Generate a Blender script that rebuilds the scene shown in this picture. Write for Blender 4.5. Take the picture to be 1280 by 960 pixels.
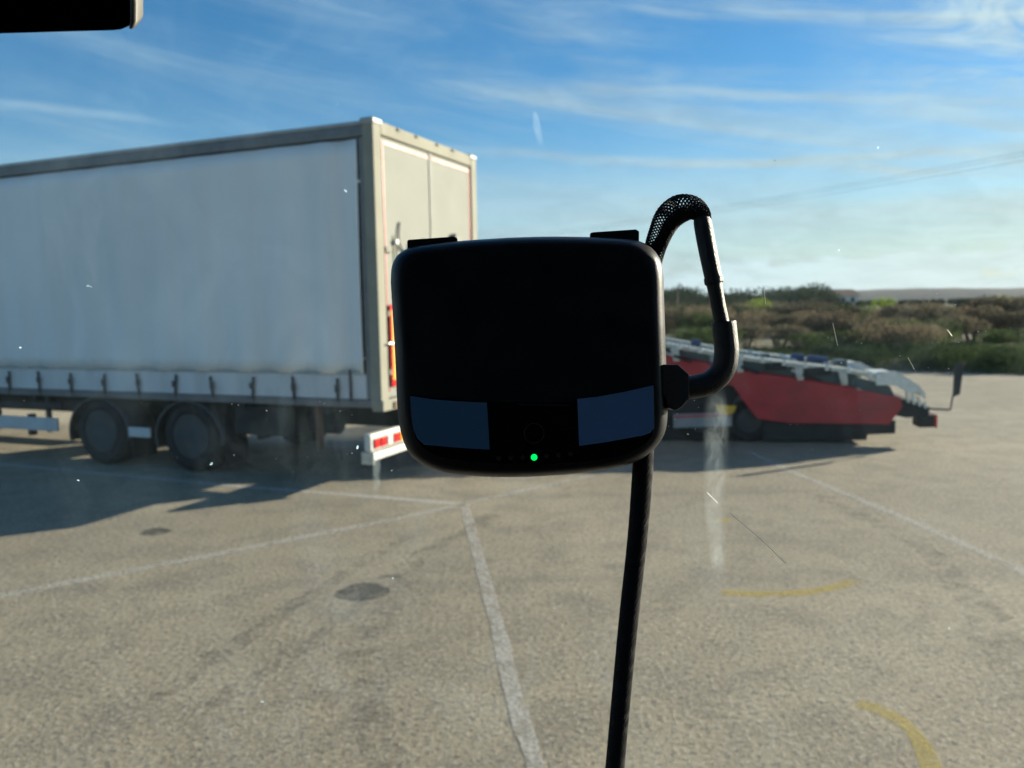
import bpy, bmesh, math, random
import numpy as np
from mathutils import Vector, Matrix
R = math.radians
random.seed(7); rng = np.random.default_rng(11)
for o in list(bpy.data.objects): bpy.data.objects.remove(o)
S = bpy.context.scene; COL = S.collection

# ------------------------------------------------------------------ camera
CAM_H, F_PX, PITCH, ROLL = 1.9896, 1010.1, R(5.514), R(1.008)
cam_d = bpy.data.cameras.new('camera'); cam = bpy.data.objects.new('camera', cam_d); COL.objects.link(cam)
cam_d.sensor_fit = 'HORIZONTAL'; cam_d.sensor_width = 36; cam_d.lens = 36 * F_PX / 1280
cam_d.clip_start = 0.02; cam_d.clip_end = 8000
fwd = Vector((0, math.cos(PITCH), -math.sin(PITCH))); up0 = Vector((0, math.sin(PITCH), math.cos(PITCH))); rt0 = Vector((1, 0, 0))
rt = rt0 * math.cos(ROLL) - up0 * math.sin(ROLL) ; upv = rt0 * math.sin(ROLL) + up0 * math.cos(ROLL)
m = Matrix((rt, upv, -fwd)).transposed().to_4x4(); m.translation = Vector((0, 0, CAM_H)); cam.matrix_world = m
cam_d.dof.use_dof = True; cam_d.dof.focus_distance = 0.425; cam_d.dof.aperture_fstop = 14.0
S.camera = cam
def at(px, py, depth):                       # a point of the cab's small fittings, from its measured direction and distance
    px, py, depth = float(px), float(py), float(depth)
    return Vector((0, 0, CAM_H)) + depth * (fwd + rt * ((px - 640) / F_PX) + upv * ((480 - py) / F_PX))

# ------------------------------------------------------------------ sky, sun, exposure
SUN_EL, SUN_AZ = R(16), R(27)                # azimuth measured from +X towards +Y
sdir = Vector((math.cos(SUN_EL) * math.cos(SUN_AZ), math.cos(SUN_EL) * math.sin(SUN_AZ), math.sin(SUN_EL)))
W = bpy.data.worlds.new('World'); S.world = W; W.use_nodes = True
wt = W.node_tree; wt.nodes.clear()
def wn(t, **k):
    n = wt.nodes.new(t)
    for a, b in k.items(): setattr(n, a, b)
    return n
def wm(op, a, b=None, c=None):
    n = wn('ShaderNodeMath', operation=op)
    for i, v in enumerate((a, b, c)):
        if v is None: continue
        if isinstance(v, (int, float)): n.inputs[i].default_value = v
        else: wt.links.new(v, n.inputs[i])
    return n.outputs[0]
def wr(v, a, b, c=0.0, d=1.0):
    n = wn('ShaderNodeMapRange', interpolation_type='SMOOTHSTEP'); wt.links.new(v, n.inputs[0])
    for i, q in enumerate((a, b, c, d)): n.inputs[i + 1].default_value = q
    return n.outputs[0]
sky = wn('ShaderNodeTexSky', sky_type='NISHITA'); sky.sun_disc = False; sky.sun_elevation = SUN_EL
sky.sun_rotation = math.pi / 2 - SUN_AZ; sky.air_density = 1.0; sky.dust_density = 0.15; sky.ozone_density = 3.0
bg = wn('ShaderNodeBackground'); bg.inputs[1].default_value = 0.062; hs = wn('ShaderNodeHueSaturation'); hs.inputs['Saturation'].default_value = 1.30; wt.links.new(sky.outputs[0], hs.inputs['Color']); wt.links.new(hs.outputs[0], bg.inputs[0])
tc = wn('ShaderNodeTexCoord'); sp = wn('ShaderNodeSeparateXYZ'); wt.links.new(tc.outputs['Generated'], sp.inputs[0])
az = wm('ARCTAN2', sp.outputs[0], sp.outputs[1]); el = wm('ARCSINE', sp.outputs[2])
def wnoise(sx, sy, tilt, scale, detail, rough, ox=0.0, dist=0.0):
    c = wn('ShaderNodeCombineXYZ'); wt.links.new(wm('MULTIPLY', az, sx), c.inputs[0])
    wt.links.new(wm('MULTIPLY', wm('ADD', el, wm('MULTIPLY', az, tilt)), sy), c.inputs[1]); c.inputs[2].default_value = ox
    n = wn('ShaderNodeTexNoise'); n.inputs['Scale'].default_value = scale; n.inputs['Detail'].default_value = detail
    n.inputs['Roughness'].default_value = rough; n.inputs['Distortion'].default_value = dist
    wt.links.new(c.outputs[0], n.inputs['Vector']); return n.outputs['Fac']
def streak(e0, slope, width, a0, a1, amt, ox):
    wob = wm('MULTIPLY', wm('SUBTRACT', wnoise(3, 2, 0, 1.3, 2, .5, ox), .5), .035)
    d = wm('ABSOLUTE', wm('SUBTRACT', wm('ADD', el, wob), wm('ADD', wm('MULTIPLY', az, slope), e0)))
    v = wr(d, 0.0, width, 1.0, 0.0)
    v = wm('MULTIPLY', v, wm('MULTIPLY', wr(az, a0, a0 + .12), wr(az, a1, a1 + .2, 1, 0)))
    return wm('MULTIPLY', wm('MULTIPLY', v, wr(wnoise(5, 30, .1, 1, 4, .6, ox + 3), .3, .62, .35, 1)), amt)
cir = wm('MULTIPLY', wr(wnoise(2.0, 17, .16, 1.0, 7, .62, 2.3, .6), .40, .82), wr(az, -.9, .5, .3, .85))
cir2 = wm('MULTIPLY', wr(wnoise(5, 16, .22, 1.0, 9, .68, 8.1, 1.2), .34, .66), wm('MULTIPLY', wr(az, .32, .58), wr(el, .17, .26, 0, .95)))
low = wm('MULTIPLY', wr(el, .05, .22, 1, 0), wr(wnoise(2.2, 26, .05, 1.0, 6, .6, 5.5, .5), .30, .66, .55, .96))
cum = wm('MULTIPLY', wr(wm('ADD', wnoise(11, 26, 0, 1.0, 8, .62, 1.7, .3), wr(el, .02, .085, .10, -.12)), .44, .54), wm('MULTIPLY', wr(el, .055, .10, 1, 0), wr(az, -.1, .15)))
parts = [cir, cir2, low, cum, streak(.178, -.085, .009, -.25, .42, .75, 1), streak(.172, -.03, .007, .12, .45, .75, 2),
         streak(.268, -.13, .010, .05, .50, .45, 3), streak(.345, -.04, .012, .28, .42, .3, 4), streak(.195, -.02, .008, -.9, -.5, .5, 6)]
cov = None
for q in parts:                              # coverage adds up as 1-(1-a)(1-b)
    inv = wm('SUBTRACT', 1.0, q); cov = inv if cov is None else wm('MULTIPLY', cov, inv)
cov = wm('MULTIPLY', wm('MINIMUM', wm('SUBTRACT', 1.0, cov), .965), wm('MULTIPLY', wr(wm('ABSOLUTE', az), 1.0, 1.8, 1, .35), wr(el, .6, 1.0, 1, .3)))
cbg = wn('ShaderNodeBackground'); wt.links.new(wm('ADD', wm('MULTIPLY', wr(wnoise(14, 40, .05, 1.0, 6, .6, 4.4, .6), .35, .65), .045), wm('ADD', .222, wm('MULTIPLY', wm('MAXIMUM', cum, cir2), .065))), cbg.inputs[1])
ramp = wn('ShaderNodeMix', data_type='RGBA'); wt.links.new(wr(az, -.3, .75), ramp.inputs[0])
ramp.inputs[6].default_value = (.74, 1.02, 1.22, 1); ramp.inputs[7].default_value = (1.02, 1.20, 1.17, 1)
wt.links.new(ramp.outputs[2], cbg.inputs[0])
mx = wn('ShaderNodeMixShader'); wt.links.new(cov, mx.inputs[0]); wt.links.new(bg.outputs[0], mx.inputs[1]); wt.links.new(cbg.outputs[0], mx.inputs[2])
wo = wn('ShaderNodeOutputWorld'); wt.links.new(mx.outputs[0], wo.inputs[0])

sl = bpy.data.lights.new('sun', 'SUN'); sl.energy = 5.0; sl.angle = R(0.55); sl.color = (1.0, .88, .70)
sun = bpy.data.objects.new('sun', sl); COL.objects.link(sun); sun.rotation_euler = (-sdir).to_track_quat('-Z', 'Y').to_euler()
vs = S.view_settings; vs.view_transform = 'Standard'; vs.look = 'None'; vs.exposure = 1.25; vs.gamma = 1; vs.use_curve_mapping = False
S.render.engine = 'CYCLES'; S.cycles.max_bounces = 8; S.cycles.transparent_max_bounces = 16; S.cycles.volume_bounces = 0

# ------------------------------------------------------------------ helpers
def tag(o, label=None, cat=None, group=None, kind=None):
    if label: o['label'] = label
    if cat: o['category'] = cat
    if group: o['group'] = group
    if kind: o['kind'] = kind
    return o
def empty(name, label, cat, loc=(0, 0, 0), rotz=0, group=None):
    o = bpy.data.objects.new(name, None); COL.objects.link(o); o.location = loc; o.rotation_euler = (0, 0, rotz)
    o.empty_display_size = .1
    return tag(o, label, cat, group)
def obj(name, bm, mt, parent=None, smooth=False, bevel=0, kind=None, label=None, segs=2):
    me = bpy.data.meshes.new(name)
    if isinstance(bm, tuple): me.from_pydata(*bm)
    else:
        bmesh.ops.recalc_face_normals(bm, faces=bm.faces[:]); bm.to_mesh(me); bm.free()
    for q in (mt if isinstance(mt, (list, tuple)) else [mt]): me.materials.append(q)
    if smooth: me.shade_smooth()
    o = bpy.data.objects.new(name, me); COL.objects.link(o)
    if parent: o.parent = parent
    if bevel:
        b = o.modifiers.new('bevel', 'BEVEL'); b.width = bevel; b.segments = segs; b.limit_method = 'ANGLE'; b.angle_limit = R(35)
        me.shade_smooth(); b.harden_normals = False
        w = o.modifiers.new('wn', 'WEIGHTED_NORMAL')
    return tag(o, label=label, kind=kind)
def box(bm, x0, x1, y0, y1, z0, z1, M=None):
    vs_ = [bm.verts.new((x, y, z)) for x in (x0, x1) for y in (y0, y1) for z in (z0, z1)]
    if M is not None:
        for v in vs_: v.co = M @ v.co
    for f in ((0, 1, 3, 2), (4, 6, 7, 5), (0, 4, 5, 1), (2, 3, 7, 6), (0, 2, 6, 4), (1, 5, 7, 3)): bm.faces.new([vs_[i] for i in f])
    return bm
def B(*a, **k): return box(bmesh.new(), *a, **k)
def tube(bm, pts, rad, n=14, caps=True):
    pts = [Vector(p) for p in pts]; rad = [rad] * len(pts) if isinstance(rad, (int, float)) else rad
    rings = []; prev = None
    for i, p in enumerate(pts):
        t = (pts[min(i + 1, len(pts) - 1)] - pts[max(i - 1, 0)]).normalized()
        a = t.orthogonal().normalized() if prev is None else (prev - t * prev.dot(t)).normalized()
        prev = a; b = t.cross(a)
        rings.append([bm.verts.new(p + (a * math.cos(2 * math.pi * k / n) + b * math.sin(2 * math.pi * k / n)) * rad[i]) for k in range(n)])
    for r0, r1 in zip(rings, rings[1:]):
        for k in range(n): bm.faces.new((r0[k], r0[(k + 1) % n], r1[(k + 1) % n], r1[k]))
    if caps: bm.faces.new(rings[0][::-1]); bm.faces.new(rings[-1])
    return bm
def spline(pts, n=8):                        # Catmull-Rom through vectors of any length (last entries may be radii)
    P = [np.array(p, float) for p in pts]; P = [2 * P[0] - P[1]] + P + [2 * P[-1] - P[-2]]; out = []
    for i in range(1, len(P) - 2):
        for k in range(n):
            t = k / n
            out.append(.5 * ((2 * P[i]) + (-P[i-1] + P[i+1]) * t + (2*P[i-1] - 5*P[i] + 4*P[i+1] - P[i+2]) * t*t + (-P[i-1] + 3*P[i] - 3*P[i+1] + P[i+2]) * t**3))
    out.append(P[-2]); return out
def prism(bm, pts, off):                     # closed polygon pts pushed by the vector off
    a = [bm.verts.new(p) for p in pts]; b = [bm.verts.new(Vector(p) + Vector(off)) for p in pts]; n = len(pts)
    bm.faces.new(a); bm.faces.new(b[::-1])
    for i in range(n): bm.faces.new((a[i], b[i], b[(i + 1) % n], a[(i + 1) % n]))
    return bm
def lathe(bm, prof, c, axis='y', n=40):      # prof = (distance along axis, radius)
    rings = []
    for d, r in prof:
        ring = []
        for k in range(n):
            a = 2 * math.pi * k / n
            ring.append(bm.verts.new(Vector(c) + Vector((r * math.cos(a), d, r * math.sin(a)))))
        rings.append(ring)
    for r0, r1 in zip(rings, rings[1:]):
        for k in range(n): bm.faces.new((r0[k], r0[(k + 1) % n], r1[(k + 1) % n], r1[k]))
    bm.faces.new(rings[0]); bm.faces.new(rings[-1][::-1]); return bm

# ------------------------------------------------------------------ materials
class NT:
    def __init__(s, name):
        s.m = bpy.data.materials.new(name); s.m.use_nodes = True; s.t = s.m.node_tree; s.b = s.t.nodes['Principled BSDF']; s.out = s.t.nodes['Material Output']
        s.tc = s.t.nodes.new('ShaderNodeTexCoord')
    def n(s, t, **k):
        q = s.t.nodes.new(t)
        for a, b in k.items(): setattr(q, a, b)
        return q
    def link(s, a, b): s.t.links.new(a, b)
    def noise(s, scale, detail=4, rough=.55, stretch=(1, 1, 1), dist=0, off=(0, 0, 0)):
        mp = s.n('ShaderNodeMapping'); mp.inputs['Scale'].default_value = stretch; mp.inputs['Location'].default_value = off; s.link(s.tc.outputs['Object'], mp.inputs[0])
        q = s.n('ShaderNodeTexNoise'); s.link(mp.outputs[0], q.inputs['Vector'])
        for a, b in (('Scale', scale), ('Detail', detail), ('Roughness', rough), ('Distortion', dist)): q.inputs[a].default_value = b
        return q.outputs['Fac']
    def rng(s, v, a, b, c=0., d=1.):
        q = s.n('ShaderNodeMapRange', interpolation_type='SMOOTHSTEP'); s.link(v, q.inputs[0])
        for i, x in enumerate((a, b, c, d)): q.inputs[i + 1].default_value = x
        return q.outputs[0]
    def math(s, op, a, b=None):
        q = s.n('ShaderNodeMath', operation=op)
        for i, v in enumerate((a, b)):
            if v is None: continue
            if isinstance(v, (int, float)): q.inputs[i].default_value = v
            else: s.link(v, q.inputs[i])
        return q.outputs[0]
    def mix(s, f, a, b, mode='MIX'):
        q = s.n('ShaderNodeMix', data_type='RGBA', blend_type=mode)
        for i, v in ((0, f), (6, a), (7, b)):
            if isinstance(v, (int, float)): q.inputs[i].default_value = v
            elif isinstance(v, tuple): q.inputs[i].default_value = (*v, 1)
            else: s.link(v, q.inputs[i])
        return q.outputs[2]
    def bump(s, h, strength, dist=.01):
        q = s.n('ShaderNodeBump'); q.inputs['Strength'].default_value = strength; q.inputs['Distance'].default_value = dist
        s.link(h, q.inputs['Height']); s.link(q.outputs[0], s.b.inputs['Normal'])
def mat(name, col, rough=.6, metal=0., var=.15, scale=6, bump=0., bscale=60, stretch=(1, 1, 1), dirt=None, dirt_amt=.5, spec=.5, coat=0.):
    q = NT(name); c2 = tuple(max(0, c * (1 - var)) for c in col); c1 = tuple(c * (1 + var) for c in col)
    base = q.mix(q.rng(q.noise(scale, 5, .6, stretch), .3, .7), c2, c1)
    if dirt: base = q.mix(q.rng(q.noise(scale * .6, 7, .7, stretch, .4, (3, 1, 2)), .48, .75, 0, dirt_amt), base, dirt)
    q.link(base, q.b.inputs['Base Color'])
    q.link(q.rng(q.noise(scale * 2, 3), .2, .8, max(.02, rough - .08), min(1, rough + .08)), q.b.inputs['Roughness'])
    q.b.inputs['Metallic'].default_value = metal; q.b.inputs['Specular IOR Level'].default_value = spec; q.b.inputs['Coat Weight'].default_value = coat
    if bump: q.bump(q.noise(bscale, 4), bump)
    return q.m

M = {}
M['curtain'] = mat('curtain_pvc', (.76, .775, .76), .55, var=.035, scale=1.6, stretch=(1, 1, .12), dirt=(.60, .61, .59), dirt_amt=.45, bump=.12, bscale=7)
M['board'] = mat('side_board', (.56, .58, .59), .5, var=.10, scale=3, stretch=(1, 1, .3), dirt=(.34, .35, .35), dirt_amt=.5)
M['rail_dark'] = mat('weathered_rail', (.13, .14, .145), .5, var=.2, dirt=(.2, .21, .2))
M['rail_light'] = mat('pale_rail', (.32, .335, .33), .45, var=.12)
M['rave'] = mat('grimy_rave', (.15, .145, .14), .7, var=.25, scale=3, dirt=(.22, .15, .10), dirt_amt=.6)
M['cream'] = mat('cream_frame_paint', (.27, .265, .215), .75, spec=.2, var=.07, scale=3, dirt=(.20, .185, .14), dirt_amt=.4)
M['door'] = mat('cream_door_paint', (.275, .285, .255), .8, spec=.15, var=.04, scale=2, dirt=(.215, .215, .18), dirt_amt=.4)
M['gasket'] = mat('grey_gasket', (.19, .195, .185), .7)
M['red_tape'] = mat('red_tape', (.36, .11, .10), .5, var=.1)
M['red'] = mat('red_lens', (.55, .02, .02), .25, var=.08)
M['orange'] = mat('orange_film', (.85, .36, .03), .4, var=.05)
M['white'] = mat('white_paint', (.62, .62, .58), .4, var=.06, dirt=(.45, .43, .38))
M['guard'] = mat('side_guard_white', (.50, .52, .54), .45, var=.1, scale=3, dirt=(.30, .30, .30))
M['chassis'] = mat('black_chassis', (.014, .015, .016), .7, var=.3, dirt=(.030, .024, .02), bump=.2)
M['rust'] = mat('rusty_bracket', (.10, .06, .04), .8, var=.3)
M['plastic_blk'] = mat('black_mudguard', (.030, .033, .036), .5, var=.2, dirt=(.05, .05, .048))
M['tyre'] = mat('tyre_rubber', (.010, .011, .012), .8, var=.25, scale=12, dirt=(.035, .034, .032), bump=.3)
M['rim'] = mat('dusty_rim', (.040, .044, .047), .6, var=.3, dirt=(.05, .048, .045))
M['galv'] = mat('galvanised_steel', (.50, .52, .50), .42, metal=.75, var=.15, scale=10, dirt=(.3, .3, .28))
M['ramp_white'] = mat('pale_ramp_metal', (.72, .74, .70), .4, metal=.3, var=.12, scale=12)
M['redpaint'] = mat('red_chassis_paint', (.42, .022, .032), .4, var=.16, scale=3, dirt=(.18, .03, .03), dirt_amt=.5)
M['pinkred'] = mat('faded_red_stripe', (.42, .10, .11), .5)
M['teal'] = mat('dark_teal_plate', (.05, .085, .09), .5, var=.2)
M['bluestrap'] = mat('blue_strap', (.035, .07, .16), .6, var=.2)
M['yellow'] = mat('yellow_reflector', (.70, .42, .03), .4)
M['greypanel'] = mat('grey_panel', (.26, .28, .29), .5, var=.12)
M['wood'] = mat('utility_pole_wood', (.10, .08, .06), .8)
M['cable_wire'] = mat('overhead_wire', (.06, .06, .06), .6)
M['roof_lining'] = mat('dark_lining', (.03, .03, .032), .9)
M['dash'] = mat('dark_dashboard', (.02, .02, .021), .8, bump=.2)
M['visor'] = mat('dark_visor', (.0008, .0016, .0018), .9, spec=.0)
M['visor_cap'] = mat('beige_cap', (.10, .095, .075), .5)
M['dev'] = mat('matt_black_plastic', (.006, .0068, .0085), .42, var=.1, scale=30, bump=.05, bscale=900, spec=.35)
M['dev_gloss'] = mat('gloss_black_plastic', (.003, .0035, .005), .12, var=.05, spec=.35)
M['dev_blue'] = mat('dark_blue_patch', (.075, .17, .30), .35, var=.04, scale=20, spec=.2)  # even blue colour for the two patches low on the box front
M['dev_blue2'] = mat('mid_blue_patch', (.12, .23, .44), .35, var=.04, scale=20, spec=.2)
M['dev_ring'] = mat('charcoal_print', (.018, .019, .022), .5)
M['sleeve'] = mat('braid_fibre', (.008, .008, .010), .75, spec=.2)
M['rubber'] = mat('black_rubber', (.012, .012, .012), .42, var=.1, bump=.25, bscale=1200, spec=.5)
q = NT('green_led'); q.b.inputs['Base Color'].default_value = (.0, .3, .05, 1); q.b.inputs['Emission Color'].default_value = (.0, 1, .13, 1)
q.link(q.rng(q.noise(50), 0, 1, .52, .56), q.b.inputs['Emission Strength']); M['led'] = q.m

# asphalt: pale worn aggregate
q = NT('worn_asphalt')
big = q.noise(.22, 6, .6); mid = q.noise(2.2, 6, .65, dist=.5); fine = q.noise(110, 3, .7); grit = q.noise(26, 4, .8)
c = q.mix(q.rng(big, .32, .70), (.245, .212, .150), (.35, .306, .216))
c = q.mix(q.rng(mid, .40, .68, 0, .75), c, (.185, .165, .125))
c = q.mix(q.rng(q.noise(.9, 5, .6, (1, 1, 1), 1.2, (9, 4, 0)), .54, .78, 0, .5), c, (.33, .285, .205))
c = q.mix(q.rng(grit, .50, .66, 0, .9), c, (.40, .37, .30))
c = q.mix(q.rng(q.noise(30, 3, .75, off=(5, 5, 5)), .50, .66, 0, .85), c, (.09, .088, .082))
mp = q.n('ShaderNodeMapping'); mp.inputs['Rotation'].default_value = (0, 0, R(-52)); mp.inputs['Scale'].default_value = (.10, 2.6, 1); q.link(q.tc.outputs['Object'], mp.inputs[0])
tr = q.n('ShaderNodeTexNoise'); tr.inputs['Scale'].default_value = .8; tr.inputs['Detail'].default_value = 3; q.link(mp.outputs[0], tr.inputs['Vector'])
c = q.mix(q.rng(tr.outputs['Fac'], .54, .74, 0, .2), c, (.12, .115, .105))
q.link(c, q.b.inputs['Base Color']); q.b.inputs['Roughness'].default_value = .8; q.b.inputs['Specular IOR Level'].default_value = .35
q.bump(q.math('ADD', q.math('MULTIPLY', fine, .4), grit), 1.0, .012)
M['asphalt'] = q.m
def worn(name, col, lo, hi, scale=9, edge=.95):
    q = NT(name); q.link(q.mix(q.rng(q.noise(30, 4), .3, .7), tuple(x * .8 for x in col), col), q.b.inputs['Base Color']); q.b.inputs['Roughness'].default_value = .75
    tr = q.n('ShaderNodeBsdfTransparent'); mx = q.n('ShaderNodeMixShader')
    f = q.math('MULTIPLY', q.rng(q.noise(scale, 8, .72), lo, hi, .0, edge), q.rng(q.noise(45, 3, .7), .38, .60, .45, 1))
    q.link(f, mx.inputs[0]); q.link(tr.outputs[0], mx.inputs[1]); q.link(q.b.outputs[0], mx.inputs[2]); q.link(mx.outputs[0], q.out.inputs[0])
    return q.m
M['line'] = worn('worn_white_line', (.50, .48, .43), .30, .56, 7, .88)
M['line_solid'] = worn('worn_bay_line', (.56, .54, .48), .05, .40, 4, .85)
M['line_faint'] = worn('faded_white_line', (.50, .48, .42), .20, .52, 4, .80)
M['yline'] = worn('worn_yellow_line', (.56, .43, .07), .22, .6, 4, .62)
M['stain'] = worn('oil_stain', (.055, .055, .052), .25, .6, 6, .85)
M['stain_light'] = worn('light_stain', (.07, .075, .08), .38, .7, 9, .7)
# field soil
q = NT('field_soil'); q.link(q.mix(q.rng(q.noise(.35, 7, .7), .35, .65), (.075, .085, .035), (.16, .135, .085)), q.b.inputs['Base Color']); q.b.inputs['Roughness'].default_value = .95
q.bump(q.noise(8, 5), .8, .1); M['soil'] = q.m
q = NT('hill_cover'); q.link(q.mix(q.rng(q.noise(.02, 8, .7), .4, .6), (.020, .032, .034), (.030, .042, .040)), q.b.inputs['Base Color']); q.b.inputs['Roughness'].default_value = 1; M['hill'] = q.m
def leaf(name, a, b, tr=.35, scale=1.5):
    q = NT(name); c = q.mix(q.rng(q.noise(scale, 4, .7), .35, .65), a, b); c = q.mix(q.rng(q.noise(scale * 9, 2), .35, .7, 0, .5), c, tuple(x * 1.5 for x in b))
    d = q.n('ShaderNodeBsdfDiffuse'); t = q.n('ShaderNodeBsdfTranslucent'); mx = q.n('ShaderNodeMixShader'); mx.inputs[0].default_value = tr
    q.link(c, d.inputs[0]); q.link(c, t.inputs[0]); q.link(d.outputs[0], mx.inputs[1]); q.link(t.outputs[0], mx.inputs[2]); q.link(mx.outputs[0], q.out.inputs[0]); return q.m
M['scrub'] = leaf('grey_brown_twigs', (.095, .085, .058), (.170, .150, .105))
M['scrub_tan'] = leaf('tan_twigs', (.14, .112, .072), (.215, .175, .12))
M['scrub_dark'] = leaf('dark_twigs', (.045, .042, .032), (.085, .075, .055), .2)
M['green'] = leaf('green_leaves', (.04, .065, .025), (.085, .115, .045))
M['dark_green'] = leaf('dark_green_leaves', (.022, .038, .022), (.045, .065, .032), .2)
M['verge_green'] = leaf('bank_leaves', (.030, .050, .028), (.055, .080, .035), .25)
M['lime'] = leaf('yellow_green_leaves', (.12, .19, .02), (.22, .30, .04), .5)
M['grass'] = leaf('grass_blades', (.035, .065, .025), (.09, .11, .045), .3, .5)
M['bark'] = mat('bark', (.07, .055, .04), .9)
# windscreen: clear glass with a film of dust, specks and a few smears on its outer face
q = NT('dusty_glass')
tr = q.n('ShaderNodeBsdfTransparent'); tr.inputs[0].default_value = (.97, .99, .985, 1)
tl = q.n('ShaderNodeBsdfTranslucent'); tl.inputs[0].default_value = (.62, .86, 1.0, 1)
film = q.rng(q.noise(9, 5, .6, (1, 1, .6), .8), .35, .75, .0004, .0022)
film = q.math('ADD', film, q.math('MULTIPLY', q.rng(q.noise(14, 7, .7, (1, 1, .7), 1.5, (2.2, 0, .4)), .44, .76), q.rng(q.noise(3.1, 2, .5, (1, 0, .6), 0, (.9, 0, .3)), .35, .65, .006, .030)))
film = q.math('ADD', film, q.math('MULTIPLY', q.rng(q.noise(70, 4, .7, (1, 1, .25), 1.5, (1, 0, 7)), .62, .80), .012))
vo = q.n('ShaderNodeTexVoronoi'); vo.inputs['Scale'].default_value = 85; vo.inputs['Randomness'].default_value = 1
nv = q.n('ShaderNodeTexNoise'); nv.inputs['Scale'].default_value = 60; q.link(q.tc.outputs['Object'], nv.inputs['Vector'])
va = q.n('ShaderNodeVectorMath', operation='MULTIPLY_ADD'); q.link(nv.outputs['Color'], va.inputs[0]); va.inputs[1].default_value = (.02, .0, .02); q.link(q.tc.outputs['Object'], va.inputs[2]); q.link(va.outputs[0], vo.inputs['Vector'])
sc = q.n('ShaderNodeSeparateColor'); q.link(vo.outputs['Color'], sc.inputs[0])
speck = q.math('MULTIPLY', q.rng(vo.outputs['Distance'], .05, .09, 1, 0), q.math('GREATER_THAN', sc.outputs[0], .965))
speck = q.math('MULTIPLY', speck, q.rng(sc.outputs[1], 0, 1, .05, .8))
f = q.math('ADD', film, speck); mx = q.n('ShaderNodeMixShader'); q.link(q.math('MINIMUM', f, 1.0), mx.inputs[0])
q.link(tr.outputs[0], mx.inputs[1]); q.link(tl.outputs[0], mx.inputs[2]); q.link(mx.outputs[0], q.out.inputs[0]); M['glass'] = q.m
q = NT('pale_smear'); tr = q.n('ShaderNodeBsdfTransparent'); tl = q.n('ShaderNodeBsdfTranslucent'); tl.inputs[0].default_value = (.75, .88, .92, 1)  # pale translucent streak, fading out at its edges
uvx = q.n('ShaderNodeSeparateXYZ'); q.link(q.tc.outputs['UV'], uvx.inputs[0])
fade = q.math('MULTIPLY', q.math('MULTIPLY', q.rng(q.math('ABSOLUTE', q.math('SUBTRACT', uvx.outputs[0], .5)), .12, .5, 1, 0), q.rng(uvx.outputs[1], 0, .12)), q.rng(uvx.outputs[1], .7, 1, 1, 0))
mx = q.n('ShaderNodeMixShader'); q.link(q.math('MULTIPLY', q.math('MULTIPLY', fade, q.rng(q.noise(90, 5, .7, (1, 1, .35), 1.0), .35, .65, .25, 1)), .12), mx.inputs[0]); q.link(tr.outputs[0], mx.inputs[1]); q.link(tl.outputs[0], mx.inputs[2]); q.link(mx.outputs[0], q.out.inputs[0]); M['smear'] = q.m
M['scratch'] = mat('bright_scratch', (.8, .8, .75), .3)

# ------------------------------------------------------------------ ground
bm = bmesh.new(); vv = [bm.verts.new(p) for p in ((-3500, -3500, 0), (3500, -3500, 0), (3500, 3500, 0), (-3500, 3500, 0))]; bm.faces.new(vv)
obj('ground', bm, M['asphalt'], kind='structure')
# rough field beyond the diagonal edge of the tarmac
EA = Vector((13.0, 20.6)); EU = Vector((-.79, .613)).normalized(); EN = Vector((EU.y, -EU.x)) * -1
if EN.y < 0: EN = -EN
def edge_pt(s, d): return EA + EU * s + EN * d          # s along the edge (to the left), d away from the tarmac
def field_h(s, d):
    b = min(1, d / 1.2); return -.02 + b * (.12 + .10 * math.sin(s * .31 + d * .2) * math.cos(d * .17 - s * .11)) + min(.35, max(0, d - 8) * .012)
ss = np.concatenate([np.linspace(-700, -60, 14), np.linspace(-56, 90, 110), np.linspace(100, 800, 16)]); ds = np.concatenate([np.linspace(0, 3, 9), np.linspace(4, 60, 34), np.array([80, 120, 200, 350, 600, 900])])
V = []; Fc = []
for i, s in enumerate(ss):
    for j, d in enumerate(ds):
        p = edge_pt(s, d + (.25 * math.sin(s * 1.3) + .15 * math.sin(s * 3.1) if j < 3 else 0)); V.append((p.x, p.y, field_h(s, d) if j else -.03))
nD = len(ds)
for i in range(len(ss) - 1):
    for j in range(nD - 1): Fc.append((i * nD + j, i * nD + j + 1, (i + 1) * nD + j + 1, (i + 1) * nD + j))
obj('field', (V, [], Fc), M['soil'], smooth=True, kind='structure')

def strip(name, pts, w, mt, z=.0015, jit=.003):
    bm = bmesh.new(); P = []; r = random.Random(len(pts) * 7 + int(w * 1e3))
    for (xa, ya), (xb, yb) in zip(pts, pts[1:]):
        n = max(1, int(math.hypot(xb - xa, yb - ya) / .05)); P += [Vector((xa + (xb - xa) * k / n, ya + (yb - ya) * k / n)) for k in range(n)]
    P.append(Vector(pts[-1])); L = []; ja = jb = 0
    for i, p in enumerate(P):
        t = (P[min(i + 3, len(P) - 1)] - P[max(i - 3, 0)]).normalized(); n = Vector((-t.y, t.x)); ja = .7 * ja + r.gauss(0, jit); jb = .7 * jb + r.gauss(0, jit)
        L.append((bm.verts.new((*(p + n * (w / 2 + ja)), z)), bm.verts.new((*(p - n * (w / 2 + jb)), z))))
    for a, b in zip(L, L[1:]): bm.faces.new((a[0], b[0], b[1], a[1]))
    return obj(name, bm, mt, kind='structure')
strip('painted_line', [(-6.89 - 3.1, 10.7 + 1.3), (-6.89, 10.7), (-4.85, 9.81), (-3.12, 9.05), (-1.83, 8.56), (-.50, 8.02)], .11, M['line_solid'])
strip('painted_line', [(-.50, 7.95), (-.28, 6.21), (-.13, 5.0), (-.03, 4.06), (.07, 3.32), (.22, 2.1), (.4, .8)], .090, M['line'], .0025)
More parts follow.
